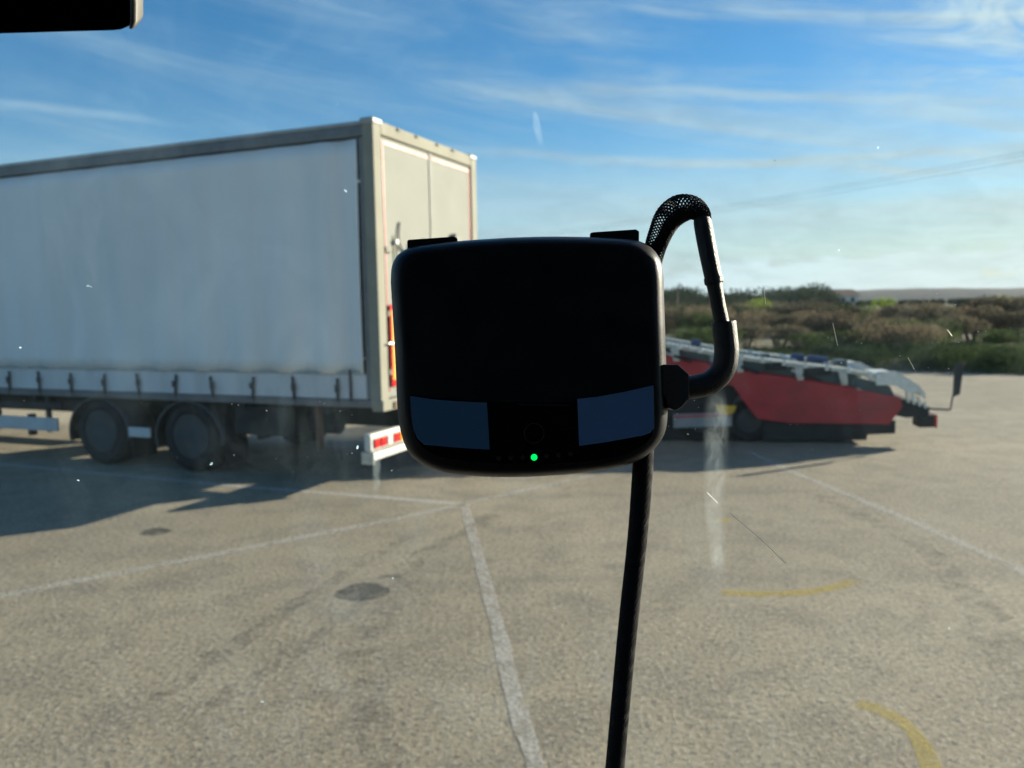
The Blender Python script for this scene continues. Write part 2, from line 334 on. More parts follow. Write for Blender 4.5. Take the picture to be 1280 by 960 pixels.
strip('painted_line', [(-5.0, 4.6), (-3.67, 5.58), (-2.29, 6.62), (-1.23, 7.42), (-.4, 8.1)], .10, M['line_faint'])
strip('painted_line', [(-.4, 8.16), (.52, 8.96), (1.4, 9.7)], .09, M['line_faint'])
strip('painted_line', [(3.15, 10.6), (3.24, 9.4), (3.51, 7.59), (3.64, 6.45), (3.70, 5.71), (3.8, 4.4)], .10, M['line_faint'])
strip('painted_line', [tuple(v[:2]) for v in spline([(1.42, 5.40), (1.62, 5.36), (1.84, 5.36), (2.05, 5.39), (2.22, 5.46), (2.42, 5.58)], 4)], .10, M['yline'])
strip('painted_line', [tuple(v[:2]) for v in spline([(1.68, 3.83), (1.76, 3.77), (1.82, 3.63), (1.81, 3.45), (1.76, 3.27), (1.66, 3.08)], 4)], .085, M['yline'])
strip('painted_line', [(1.88, 7.24), (1.98, 7.28)], .13, M['yline'])
strip('painted_line', [(7.6, 9.2), (9.3, 10.9), (11.6, 12.8)], .09, M['line_faint'])
def blot(x, y, rx, ry, mt, z=.0015):
    bm = bmesh.new(); ph = random.random() * 9
    bm.faces.new([bm.verts.new((x + rx * math.cos(a) * (1 + .10 * math.sin(3 * a + ph) + .05 * math.sin(7 * a)), y + ry * math.sin(a) * (1 + .10 * math.cos(2 * a + ph)), z)) for a in np.linspace(0, 2 * math.pi, 40, endpoint=False)])
    obj('oil_stain', bm, mt, kind='structure')
M['track'] = worn('tyre_mark', (.06, .06, .058), .40, .75, 5, .42)
strip('tyre_mark', [(-1.86, 4.05), (-1.62, 4.9), (-1.30, 5.9), (-.95, 6.9)], .14, M['track'], .001, .012); strip('tyre_mark', [(-1.52, 3.97), (-1.3, 4.6), (-1.0, 5.4)], .13, M['track'], .001, .012)
strip('tyre_mark', [(2.4, 3.4), (3.0, 5.0), (3.3, 6.4), (3.1, 8.2)], .22, M['track'], .001, .02); strip('tyre_mark', [(-.4, 2.8), (-.9, 4.4), (-.8, 6.2), (-.2, 7.6)], .20, M['track'], .001, .02)
blot(-1.08, 5.54, .19, .17, M['stain']); blot(-3.27, 7.20, .13, .13, M['stain']); blot(-1.86, 4.03, .055, .05, M['stain_light']); blot(-1.54, 3.95, .06, .045, M['stain_light']); blot(-.93, 5.85, .10, .06, M['stain_light'])

# ------------------------------------------------------------------ curtain-sided semi trailer (local x = forwards along it, y = 0 near side, -2.55 far side)
T = empty('box_trailer', 'grey curtain-sided lorry trailer with cream rear doors and grimy black wheels', 'lorry trailer', (-1.418, 8.773, 0), R(157.44))
WD, LN = 2.55, 13.2
def P(name, bm, mt, par=None, **k): return obj(name, bm, mt, par or T, **k)
nx, nz = 420, 16; V = []; Fc = []              # the curtain: taut cloth with shallow folds between the tension straps
for i in range(nx + 1):
    x = .22 + (LN - .45) * i / nx
    for j in range(nz + 1):
        z = 1.27 + (3.80 - 1.27) * j / nz; t = j / nz; amp = .022 * (1 - t) ** 2.5 + .005 + .018 * math.exp(-((x - .5) / .35) ** 2)
        y = -.012 + amp * math.sin(x * 2 * math.pi / .6 + .9 * math.sin(x * .9)) + .004 * math.sin(x * 5.1 + 2 * t) + .016 * math.sin(x * 1.1 + 3 * t) * math.sin(math.pi * t) + .005 * math.sin(x * 3.7 + 5 * t + 2 * math.sin(x)) * math.sin(math.pi * t)
        V.append((x, y, z))
for i in range(nx):
    for j in range(nz): a = i * (nz + 1) + j; Fc.append((a, a + nz + 1, a + nz + 2, a + 1))
cu = P('curtain', (V, [], Fc), M['curtain'], smooth=True); so = cu.modifiers.new('t', 'SOLIDIFY'); so.thickness = .004
P('curtain', B(.22, LN - .23, -WD + .01, -WD + .03, 1.27, 3.80), M['curtain'])
P('side_board', B(.20, LN - .2, -.035, -.008, .99, 1.262), M['board'], bevel=.006)
P('side_board', B(.20, LN - .2, -WD + .008, -WD + .035, .99, 1.262), M['board'])
P('board_trim', B(.20, LN - .2, -.008, .006, 1.262, 1.285), M['rail_light'])
P('rave_rail', B(.10, LN, -.06, .012, .90, .985), M['rave'], bevel=.008)
P('rave_rail', B(.10, LN, -WD - .012, -WD + .06, .90, .985), M['rave'])
P('roof_rail', B(.12, LN, -.07, .012, 3.82, 3.935), M['rail_dark'], bevel=.01)
P('roof_rail', B(.12, LN, -WD - .012, -WD + .07, 3.82, 3.935), M['rail_dark'], bevel=.01)
P('roof_edge', B(.10, LN, -.05, .004, 3.938, 3.985), M['rail_light'], bevel=.012)
P('roof', B(.06, LN, -WD + .02, -.052, 3.93, 3.975), M['guard'], bevel=.02)
P('floor', B(.06, LN, -WD + .06, -.065, .93, 1.02), M['chassis'])
P('front_wall', B(LN, LN + .05, -WD, 0, .93, 3.98), M['cream'], bevel=.02)
for i, s in enumerate([.57 + .595 * k for k in range(20)]):       # curtain straps and their buckles
    lean = .03 * math.sin(i * 2.7); bm = prism(bmesh.new(), [(s - .018, .010, .955), (s + .018, .010, .955), (s + .018 + lean, .010, 1.22 + .02 * math.sin(i * 1.7)), (s - .018 + lean, .010, 1.22)], (0, .006, 0)); st = P('curtain_strap', bm, M['chassis'])
    P('buckle', B(s - .028, s + .028, .017, .034, 1.06 + .01 * (i % 3), 1.15), M['plastic_blk'], st, bevel=.005)
    P('hook', B(s - .014, s + .014, .016, .030, .925, .965), M['rave'], st)
P('curtain_pole', tube(bmesh.new(), [(.40, .01, .97), (.40, .01, 1.32)], .014), M['chassis'])
# rear frame
P('rear_pillar', B(0, .135, -.145, .02, .90, 3.97), M['cream'], bevel=.012)
P('rear_pillar', B(0, .135, -WD - .02, -WD + .145, .90, 3.97), M['cream'], bevel=.012)
P('pillar_seal', B(.136, .19, -.04, .006, 1.0, 3.81), M['rail_dark'])
P('rear_header', B(.002, .13, -WD + .147, -.147, 3.85, 3.99), M['cream'], bevel=.01)
P('corner_cap', B(-.01, .16, -.17, .03, 3.94, 4.01), M['rail_light'], bevel=.02); P('corner_cap', B(-.01, .16, -WD - .03, -WD + .17, 3.94, 4.01), M['rail_light'], bevel=.02)
P('rear_sill', B(-.015, .13, -WD - .01, .01, .86, .985), M['cream'], bevel=.01)
P('sill_step', B(-.03, -.017, -WD + .2, -.2, .88, .95), M['rust'])
for k in range(4): P('header_lamp', B(-.018, 0, -.55 - .42 * k - (.1 if k > 1 else 0), -.48 - .42 * k - (.1 if k > 1 else 0), 3.955, 3.98), M['cream'], bevel=.004)
for n_, (a, b) in enumerate(((-1.248, -.155), (-WD + .155, -1.302))):
    d = P('rear_door', B(.022, .06, a, b, 1.0, 3.84), M['door'], bevel=.008)
    P('door_seal', prism(bmesh.new(), [(.020, a, 1.0), (.020, b, 1.0), (.020, b, 1.03), (.020, a, 1.03)], (-.004, 0, 0)), M['gasket'], d)
    for yy in (a + .24, b - .24):
        tb = P('lock_bar', tube(bmesh.new(), [(-.004, yy, .95), (-.004, yy, 2.80)], .011, 10), M['cream'], d)
        for zz in (1.15, 2.1, 2.7): P('bar_bracket', B(-.02, .02, yy - .03, yy + .03, zz, zz + .05), M['white'], tb)
        P('door_handle', tube(bmesh.new(), spline([(-.02, yy, 1.62), (-.035, yy + .05, 1.60), (-.03, yy + .28, 1.60)], 5), .012, 8), M['galv'], tb)
    for zz in (1.25, 1.9, 2.6):
        yy = b if n_ == 0 else a
        P('hinge', B(-.01, .021, yy - (.14 if n_ == 0 else -.01), yy + (-.01 if n_ == 0 else .14), zz, zz + .06), M['cream'], d, bevel=.004)
    # red contour tape
    o0, o1 = (a + .02, b - .02)
    P('contour_tape', B(.0165, .0215, o0, o1, 3.76, 3.80), M['red_tape'], d)
    ys = b - .055 if n_ == 0 else a + .02
    P('contour_tape', B(.0165, .0215, ys, ys + .028, 1.06, 3.757), M['red_tape'], d)
    # marker board
    y0, y1 = (b - .50, b - .045) if n_ == 0 else (a + .045, a + .50)
    mb_ = P('marker_board', B(-.012, -.004, y0 + .3 if n_ == 0 else y0, y1 if n_ == 0 else y1 - .3, 1.12, 2.03), M['red'], d, label='red bordered orange marker board')
    P('board_face', B(-.016, -.0125, (y0 + .3 if n_ == 0 else y0) + .025, (y1 if n_ == 0 else y1 - .3) - .025, 1.19, 1.97), M['orange'], mb_)
P('door_gap', B(.012, .058, -1.300, -1.250, 1.0, 3.84), M['gasket'])
# oval retaining loops high on the left door, pale box on the right door
P('cable_loop', tube(bmesh.new(), spline([(.005, -.50, 2.95), (.0, -.46, 2.78), (.0, -.52, 2.66), (.0, -.66, 2.64), (.0, -.74, 2.75)], 6), .012, 8), M['gasket'])
P('latch_box', B(-.05, .02, -1.95, -1.80, 2.75, 2.92), M['gasket'], bevel=.01)
# chassis, axles, wheels
for yy in (-.78, -1.75): P('chassis_beam', B(.15, LN - .3, yy - .06, yy + .06, .58, .925), M['chassis'])
for xx in np.arange(.8, 12.6, 1.2): P('cross_member', B(xx - .04, xx + .04, -WD + .08, -.08, .80, .925), M['chassis'])
def wheel(x, yo, sgn):
    w = .36; yi = yo - sgn * w; r = .452
    pr = [(yo - sgn * .02, .27), (yo, .31), (yo - sgn * .004, .39), (yo - sgn * .035, .435)]
    for k in range(5):
        y_ = yo - sgn * (.05 + k * .06); pr += [(y_, r), (y_ - sgn * .038, r), (y_ - sgn * .043, r - .014), (y_ - sgn * .055, r - .014)]
    pr += [(yi + sgn * .03, .435), (yi, .39), (yi, .30)]
    wobj = P('wheel', lathe(bmesh.new(), pr, (x, 0, r), n=56), M['tyre'], smooth=False)
    rp = [(yo - sgn * .012, .285), (yo - sgn * .012, .268), (yo - sgn * .05, .255), (yo - sgn * .13, .225), (yo - sgn * .14, .13), (yo - sgn * .10, .115), (yo - sgn * .035, .10), (yo - sgn * .03, .06)]
    rb = lathe(bmesh.new(), rp, (x, 0, r), n=44)
    P('rim', rb, M['rim'], wobj)
for x in (2.82, 4.34):
    wheel(x, -.055, 1); wheel(x, -WD + .055, -1)
    P('axle', tube(bmesh.new(), [(x, -WD + .3, .452), (x, -.3, .452)], .065), M['chassis'])
    for yo in (-.03, -WD + .03):
        sg = 1 if yo > -1 else -1; bm = bmesh.new(); rr = .545; L = []
        for a in np.linspace(R(-14), R(186), 30):
            ring = []
            for dr, y_ in ((0, yo), (.012, yo - sg * .02), (.012, yo - sg * .40), (0, yo - sg * .42), (-.012, yo - sg * .40), (-.014, yo - sg * .012), (-.035, yo - sg * .004), (-.035, yo)):
                ring.append(bm.verts.new((x + (rr + dr) * math.cos(a), y_, .42 + (rr + dr) * .88 * math.sin(a))))
            L.append(ring)
        for r0, r1 in zip(L, L[1:]):
            for k in range(8): bm.faces.new((r0[k], r0[(k + 1) % 8], r1[(k + 1) % 8], r1[k]))
        P('mudguard', bm, M['plastic_blk'], smooth=True)
    P('mud_flap', B(x - .56, x - .55, -.45, -.06, .12, .42), M['chassis'])
    P('suspension', B(x - .25, x + .45, -.80, -.66, .36, .50), M['chassis'], bevel=.02); P('air_bag', lathe(bmesh.new(), [(-.12, .10), (-.06, .14), (.06, .14), (.12, .10)], (x - .25, -.72, .62), n=20), M['chassis'])
# side guards
P('side_guard', B(5.08, 10.8, -.05, -.015, .42, .60), M['guard'], bevel=.008); P('side_guard', B(5.08, 10.8, -WD + .015, -WD + .05, .42, .60), M['guard'])
P('side_guard', B(3.44, 3.80, -.05, -.015, .41, .535), M['guard'], bevel=.008)
for x in (5.3, 6.3, 7.6, 9.0, 10.4): P('guard_bracket', B(x - .03, x + .03, -.10, -.052, .40, .90), M['chassis'])
P('side_rail', B(5.0, 10.8, -.06, -.03, .74, .80), M['chassis'])
P('tool_box', B(1.38, 2.16, -.52, -.10, .50, .86), M['chassis'], bevel=.02)
P('air_tank', tube(bmesh.new(), [(.95, -.55, .62), (1.3, -.55, .62)], .13, 20), M['chassis'])
P('valve_bracket', B(.93, .97, -.20, -.10, .36, .90), M['rust']); P('valve_bracket', B(5.85, 5.93, -.3, -.22, .30, .60), M['rust'])
P('spare_carrier', B(2.2, 2.24, -1.6, -.6, .35, .80), M['chassis'])
for yy in (-.5, -2.05):
    P('landing_leg', B(10.9, 11.0, yy - .05, yy + .05, .10, .92), M['chassis']); P('leg_foot', B(10.8, 11.1, yy - .12, yy + .12, 0.0, .10), M['chassis'])
# underrun bar with its lamp board
for yy in (-.7, -1.85): P('underrun_arm', B(.27, .33, yy - .04, yy + .04, .38, .92), M['chassis'])
ub = P('underrun_bar', B(.15, .25, -WD + .06, -.02, .30, .385), M['white'], bevel=.012)
P('bar_end', B(.135, .30, -.018, -.0, .26, .40), M['galv'], bevel=.006)
lb = P('lamp_board', B(.17, .26, -WD + .1, .0, .405, .60), M['white'], bevel=.02)
for y0 in (-.06, -WD + .16):
    sg = -1 if y0 > -1 else 1
    for k, (mt_, w) in enumerate((('red', .11), ('red', .15), ('white', .10), ('red', .12), ('orange', .10))):
        a = y0 + sg * (.14 * k); b = a + sg * .105
        P('lamp_lens', B(.148, .169, min(a, b), max(a, b), .435, .545), M[mt_], lb, bevel=.006)
P('number_plate', B(.150, .169, -1.55, -1.03, .43, .55), M['white'], lb)

# ------------------------------------------------------------------ low red vehicle transporter (local x = s from its tail, y < 0 away from the viewer)
red_u = Vector((-.982, -.19, 0)); C2 = empty('car_transporter', 'low red transporter trailer with silver sloping ramps, right of the black box', 'transporter trailer', (5.68, 10.9, 0), math.atan2(.16, -.987))
def Q(name, bm, mt, par=None, raw=False, **k):   # the body rakes down towards its nose-high front by the measured slope
    if not raw:
        for v in bm.verts: v.co.z += .14 - .033 * v.co.x; v.co.x *= .835
    return obj(name, bm, mt, par or C2, **k)
def side_poly(pts, y0, th): return prism(bmesh.new(), [(x, y0, z) for x, z in pts], (0, -th, 0))
TW = 2.4
for y0 in (0, -TW + .06):
    Q('side_panel', side_poly([(.42, .40), (.46, .53), (1.3, .70), (2.05, .84), (3.0, .99), (4.1, 1.24), (5.3, 1.46), (5.3, 1.22), (4.0, .98), (3.42, .84), (3.12, .78), (3.0, .62), (2.72, .30), (2.2, .22), (.62, .16)], y0, .06), M['redpaint'], bevel=.008)
Q('lower_rail', prism(bmesh.new(), [(.50, -.065, .02), (.50, -.065, .20), (2.6, -.065, .25), (2.6, -.065, -.02), (.95, -.065, -.06), (.93, -.065, .02)], (0, -.05, 0)), M['chassis']); Q('lower_rail', B(3.05, 5.2, -.16, -.10, .34, .80), M['chassis'])
Q('under_tray', B(.7, 5.2, -TW + .15, -.17, .0, .42), M['chassis'])
Q('grey_skirt', B(3.12, 4.1, -.06, -.02, .20, .40), M['greypanel'], bevel=.01); Q('skirt_stripe', B(3.14, 4.08, -.018, -.012, .345, .385), M['pinkred'])
Q('reflector', prism(bmesh.new(), [(3.06, -.01, .49), (3.40, -.01, .52), (3.36, -.01, .42), (3.22, -.01, .36), (3.10, -.01, .40)], (0, -.012, 0)), M['yellow'])
def rwheel(x, y0, sg):
    pr = [(y0 - sg * .02, .17), (y0, .20), (y0 - sg * .02, .29), (y0 - sg * .04, .31), (y0 - sg * .22, .31), (y0 - sg * .25, .28), (y0 - sg * .25, .18)]
    w = Q('wheel', lathe(bmesh.new(), pr, (x, 0, .31), n=40), M['tyre'], raw=True); Q('rim', lathe(bmesh.new(), [(y0 - sg * .01, .175), (y0 - sg * .03, .165), (y0 - sg * .08, .12), (y0 - sg * .04, .06)], (x, 0, .31), n=30), M['rim'], w, raw=True)
for x in (2.36, 3.04, 3.9):
    rwheel(x, -.10, 1); rwheel(x, -TW + .12, -1)
for y0 in (0, -TW + .3):                      # mudguard band over the axles
    Q('mudguard', side_poly([(2.60, .30), (2.70, .52), (2.88, .61), (3.05, .60), (3.12, .50), (3.04, .55), (2.90, .57), (2.75, .49), (2.66, .30)], y0 - .005, .24), M['plastic_blk'])
# deck and its two perforated tracks
def deck_z(s): return float(np.interp(s, [0, .1, .8, 1.3, 2.05, 3.0, 4.1, 5.3], [.44, .50, .84, .95, 1.05, 1.19, 1.40, 1.60]))
def track(name, y0, y1, s0, s1, mt, lift=0, slats=True):
    rails = bmesh.new()
    n = max(2, int((s1 - s0) / .25))
    for k in range(n):
        a, b = s0 + (s1 - s0) * k / n, s0 + (s1 - s0) * (k + 1) / n
        for yy in (y0, y1):
            za, zb = deck_z(a) + lift, deck_z(b) + lift
            prism(rails, [(a, yy, za - .05), (b, yy, zb - .05), (b, yy, zb), (a, yy, za)], (0, -.03, 0))
    o = Q(name, rails, mt)
    if slats:
        sl_ = bmesh.new(); s = s0 + .03
        while s < s1 - .03:
            z = deck_z(s) + lift; dz = deck_z(s + .045) - deck_z(s)
            prism(sl_, [(s, y0 - .03, z - .012), (s + .042, y0 - .03, z - .012 + dz), (s + .042, y0 - .03, z + .002 + dz), (s, y0 - .03, z + .002)], (0, (y1 - y0) + .03, 0)); s += .075
        Q('track_slats', sl_, mt, o)
    return o
track('deck_track', 0, -.52, .82, 5.3, M['galv']); track('deck_track', -TW + .55, -TW + .03, .82, 5.3, M['galv'])
bm = bmesh.new()
for y0, y1 in ((-.56, -TW + .60),):
    prism(bm, [(s, y0, deck_z(s) - .05) for s in (.9, 1.4, 2.1, 3.0, 4.2, 5.2)] + [(5.2, y0, deck_z(5.2) - .09), (.9, y0, deck_z(.9) - .09)], (0, y1 - y0, 0))
Q('deck_floor', bm, M['teal'])
Q('deck_beam', side_poly([(.5, .50), (1.3, .72), (2.05, .86), (3, 1.01), (4.1, 1.26), (5.3, 1.48), (5.3, 1.54), (4.1, 1.33), (3, 1.13), (2.05, .98), (1.3, .88), (.6, .68)], -.07, .05), M['teal'])
for s, l in ((1.55, .40), (2.25, .34), (3.2, .3)): Q('side_plate', B(s, s + l, -.02, .012, deck_z(s + l / 2) - .13, deck_z(s + l / 2) - .02), M['chassis' if s < 3 else 'greypanel'], bevel=.01)
for s in (1.28, 1.98, 2.95, 4.0): Q('stake_pocket', side_poly([(s, deck_z(s) - .22), (s + .10, deck_z(s) - .22), (s + .16, deck_z(s) - .03), (s + .02, deck_z(s) - .03)], .015, .05), M['galv'], bevel=.006)
# tail ramps (pale grating flaps) with supporting teeth
for y0, y1 in ((.01, -.62), (-TW + .62, -TW)):
    bm = bmesh.new(); prof = [(.84, .88), (.55, .87), (.34, .76), (.18, .66), (.08, .55)]
    for (a, za), (b, zb) in zip(prof, prof[1:]):
        n = 5
        for k in range(n):
            s0_, s1_ = a + (b - a) * k / n, a + (b - a) * (k + .78) / n; z0_, z1_ = za + (zb - za) * k / n, za + (zb - za) * (k + .78) / n
            prism(bm, [(s0_, y0, z0_ - .03), (s1_, y0, z1_ - .03), (s1_, y0, z1_), (s0_, y0, z0_)], (0, y1 - y0, 0))
    rp = Q('tail_ramp', bm, M['ramp_white'])
    Q('ramp_edge', prism(bmesh.new(), [(s, y0 + .004, z - .17 + .1 * (s < .2)) for s, z in prof] + [(s, y0 + .004, z + .02) for s, z in prof[::-1]], (0, -.03, 0)), M['ramp_white'], rp)
    tb = bmesh.new()
    for k in range(4):
        s = .34 - .09 * k; prism(tb, [(s, y0 - .01, .66 - .07 * k), (s + .05, y0 - .01, .68 - .07 * k), (s + .01, y0 - .01, .46 - .03 * k), (s - .03, y0 - .01, .45 - .03 * k)], (0, -.05, 0))
    Q('ramp_teeth', tb, M['ramp_white'], rp)
Q('tail_frame', side_poly([(.0, .26), (.0, .38), (.30, .48), (.62, .52), (.62, .30), (.35, .24)], -.03, .06), M['chassis']); Q('tail_crossbeam', B(.02, .14, -TW + .1, -.10, .28, .40), M['chassis'])
lbx = Q('lamp_bar', B(-.10, .16, -.30, .0, .10, .27), M['chassis'], bevel=.02); Q('lamp_lens', B(-.118, -.101, -.28, .0, .09, .27), M['red'], lbx); Q('side_lamp', B(-.11, -.075, .001, .012, .10, .26), M['red'], lbx)
Q('lamp_bar', B(-.10, .16, -TW + .0, -TW + .30, .10, .27), M['chassis'], bevel=.02)
ar = Q('marker_arm', tube(bmesh.new(), [(.10, -.05, .36), (-.30, -.05, .33), (-.34, -.05, .34)], .014, 8), M['chassis'])
Q('marker_arm_post', tube(bmesh.new(), [(-.33, -.05, .33), (-.36, -.05, .52)], .013, 8), M['chassis'], ar)
Q('marker_plate', prism(bmesh.new(), [(-.35, -.03, .50), (-.46, -.03, .54), (-.50, -.03, .96), (-.36, -.03, .96)], (0, -.012, 0)), M['plastic_blk'], ar)
# load gear on the deck
for s in np.arange(.9, 4.9, .34): Q('tie_cleat', B(s, s + .07, .001, .022, deck_z(s) - .045, deck_z(s) + .035), M['ramp_white'], bevel=.004)
for s in (1.7, 2.7, 3.8):
    rm = Q('hydraulic_ram', tube(bmesh.new(), [(s, .012, deck_z(s) - .20), (s + .30, .012, deck_z(s) - .10)], .022, 10), M['chassis']); Q('ram_rod', tube(bmesh.new(), [(s + .30, .012, deck_z(s) - .10), (s + .48, .012, deck_z(s) - .04)], .012, 8), M['ramp_white'], rm)
for s in (.95, 1.5, 2.0, 2.6, 3.3): Q('cross_tube', tube(bmesh.new(), [(s, -.55, deck_z(s) + .01), (s, -TW + .6, deck_z(s) + .01)], .025, 8), M['galv'])
Q('rub_rail', side_poly([(.55, .36), (2.1, .46), (2.74, .52), (2.74, .49), (2.1, .43), (.55, .33)], .010, .01), M['redpaint'])
for s, y_, mt_, l in ((1.42, -.75, 'bluestrap', .34), (1.80, -.80, 'bluestrap', .22), (3.6, -.7, 'bluestrap', .16)):
    Q('strap_roll', tube(bmesh.new(), [(s, y_, deck_z(s) + .05), (s + l, y_, deck_z(s + l) + .05)], .055, 14), M[mt_])
Q('winch', B(1.1, 1.3, -.95, -.65, .92, 1.02), M['teal'], bevel=.02)
Q('wheel_chock', B(2.4, 2.7, -.9, -.6, deck_z(2.5) - .04, deck_z(2.5) + .05), M['teal'], bevel=.02)
for y0 in (0, -TW + .06): Q('added_front_panel', side_poly([(5.37, .50), (5.37, 1.44), (8.5, 1.50), (8.6, 1.30), (8.6, .60), (7.9, .48)], y0, .06), M['redpaint'], bevel=.01)  # unseen front section, added to shade the ground under the box trailer
Q('added_front_deck', B(5.37, 8.5, -TW + .07, -.07, 1.30, 1.36), M['galv']); Q('added_front_chassis', B(5.3, 8.5, -TW + .3, -.3, .28, .62), M['chassis'])
Q('added_drawbar', tube(bmesh.new(), [(8.5, -.6, .6), (9.4, -TW / 2, .62), (8.5, -TW + .6, .6)], .06, 10), M['chassis'])
for x in (5.1, 6.0): rwheel(x, -.10, 1); rwheel(x, -TW + .12, -1)  # wheels of the added front section
Q('head_frame', B(5.3, 5.36, -TW, 0, .9, 1.75), M['redpaint'], bevel=.01)

# ------------------------------------------------------------------ vegetation
def clump_mesh(name, n, size, lobes, leafw, leafl, mt, twigs=0, flat=.75, seed=0):
    r = np.random.default_rng(seed); w, h = size; V = []; Fc = []
    cs = [(r.uniform(-.55, .55) * w, r.uniform(-.45, .45) * w, r.uniform(.30, .72) * h, r.uniform(.25, .48) * w) for _ in range(lobes)]
    for i in range(n):
        cx, cy, cz, cr = cs[r.integers(lobes)]; d = r.normal(size=3); d /= np.linalg.norm(d); rad = cr * (.45 + .6 * r.random() ** .5)
        p = np.array([cx, cy, cz]) + d * rad * np.array([1, 1, flat * h / w]); p[2] = abs(p[2]) * (1 if p[2] > 0 else .3)
        a = r.normal(size=3); a[2] += .8; a /= np.linalg.norm(a); b = np.cross(a, r.normal(size=3)); b /= np.linalg.norm(b)
        l = leafl * r.uniform(.5, 1.3); ww = leafw * r.uniform(.5, 1.2); k = len(V)
        V += [tuple(p - b * ww), tuple(p + b * ww), tuple(p + a * l + b * ww * .3), tuple(p + a * l - b * ww * .3)]; Fc.append((k, k + 1, k + 2, k + 3))
    me = bpy.data.meshes.new(name); me.from_pydata(V, [], Fc); me.materials.append(M[mt]); return me
def stems_bm(h, w, n, seed, r0=.03):
    rr = random.Random(seed); bm = bmesh.new()
    for k in range(n):
        a = rr.random() * 6.28; x, y = math.cos(a) * w * .35 * rr.random(), math.sin(a) * w * .35 * rr.random()
        tube(bm, [(x * .2, y * .2, -.1), (x * .7, y * .7, h * .4), (x * 1.5, y * 1.5, h * .8)], [r0, r0 * .7, r0 * .3], 6)
    return bm
protos = {}
def plant(kind, s, d, sc, label, cat, group=None, mt='scrub', w=1.0, h=1.0, n=1500, lobes=7, lw=.018, ll=.11, stem=.03):
    key = (kind, mt)
    if key not in protos:
        protos[key] = (clump_mesh('crown', n, (w, h), lobes, lw, ll, mt, seed=len(protos) + 3), None)
        bm = stems_bm(h, w, 6, len(protos), stem); me = bpy.data.meshes.new('stems'); bm.to_mesh(me); bm.free(); me.materials.append(M['bark']); protos[key] = (protos[key][0], me)
    p = edge_pt(s, d); e = empty(kind, label, cat, (p.x, p.y, field_h(s, d)), random.random() * 6.28, group)
    e.scale = (sc, sc, sc * random.uniform(.9, 1.1))
    for nm, me in zip(('crown', 'stems'), protos[key]):
        o = bpy.data.objects.new(nm, me); COL.objects.link(o); o.parent = e
    return e
def spot(px, dist):                            # ground position seen in direction px at a given distance ahead, in edge coordinates
    x = (px - 640) / F_PX * dist; v = Vector((x, dist)) - EA; return v.dot(EU), v.dot(EN)
kinds = {'scrub': ('grey brown leafless shrub in the scrub beyond the tarmac', 'grey brown shrubs scattered over the rough ground'), 'scrub_tan': ('tan leafless shrub in the scrub beyond the tarmac', 'tan shrubs scattered over the rough ground'),
         'scrub_dark': ('dark brown twiggy shrub in the scrub beyond the tarmac', 'dark brown shrubs scattered over the rough ground'), 'green': ('dull green leafy shrub in the scrub beyond the tarmac', 'green shrubs scattered over the rough ground')}
rr = random.Random(5)
for row, (dist, hgt) in enumerate(((29, 1.15), (34, 1.25), (41, 1.35), (50, 1.4))):
    px = 800 + row * 14
    while px < 1340:
        s, d = spot(px, dist + rr.uniform(-2, 2))
        if d > 2.2:
            mt_ = rr.choice(('scrub', 'scrub', 'scrub_tan', 'scrub_dark', 'scrub_dark', 'green', 'green'))
            plant('shrub', s, d, hgt * rr.uniform(.7, 1.2), kinds[mt_][0], 'shrub', kinds[mt_][1], mt=mt_, w=1.7, h=1.05, n=3000, lobes=6, lw=.018, ll=.10)
        px += rr.uniform(40, 75) * 30 / dist
s, d = spot(1130, 27.5); plant('broad_shrub', s, d, 1.0, 'broad domed tan shrub, the largest near the tarmac edge above the transporter tail', 'shrub', mt='scrub_tan', w=2.6, h=1.35, n=5200, lobes=9, lw=.011, ll=.14)
s, d = spot(1085, 30); plant('green_shrub', s, d, 1.0, 'dark green shrub left of the broad tan shrub', 'shrub', mt='green', w=1.4, h=1.1, n=2200, lw=.02, ll=.08)
for px, dist, sc, lb in ((1239, 60, .85, 'yellow green young tree standing highest in the scrub at the right'), (955, 60, 1.0, 'small yellow green tree beside the black cable'), (1103, 75, .9, 'small yellow green treetop in front of the long grey hill')):
    s, d = spot(px, dist); plant('young_tree', s, d, sc, lb, 'tree', mt='lime', w=1.5, h=2.0, n=1500, lobes=6, lw=.03, ll=.10, stem=.04)
for px, dist, sc, lb in ((1170, 44, .72, 'dark green bushy tree in the scrub below the long grey hill'), (1065, 50, .85, 'dark green bush in the scrub behind the transporter'), (930, 48, .8, 'dark green bush in the scrub beside the black cable'), (1272, 44, .70, 'dark green bush at the right edge of the view')):
    s, d = spot(px, dist); plant('bushy_tree', s, d, sc, lb, 'bush', mt='green', w=2.4, h=1.9, n=2600, lobes=8, lw=.03, ll=.10, stem=.05)
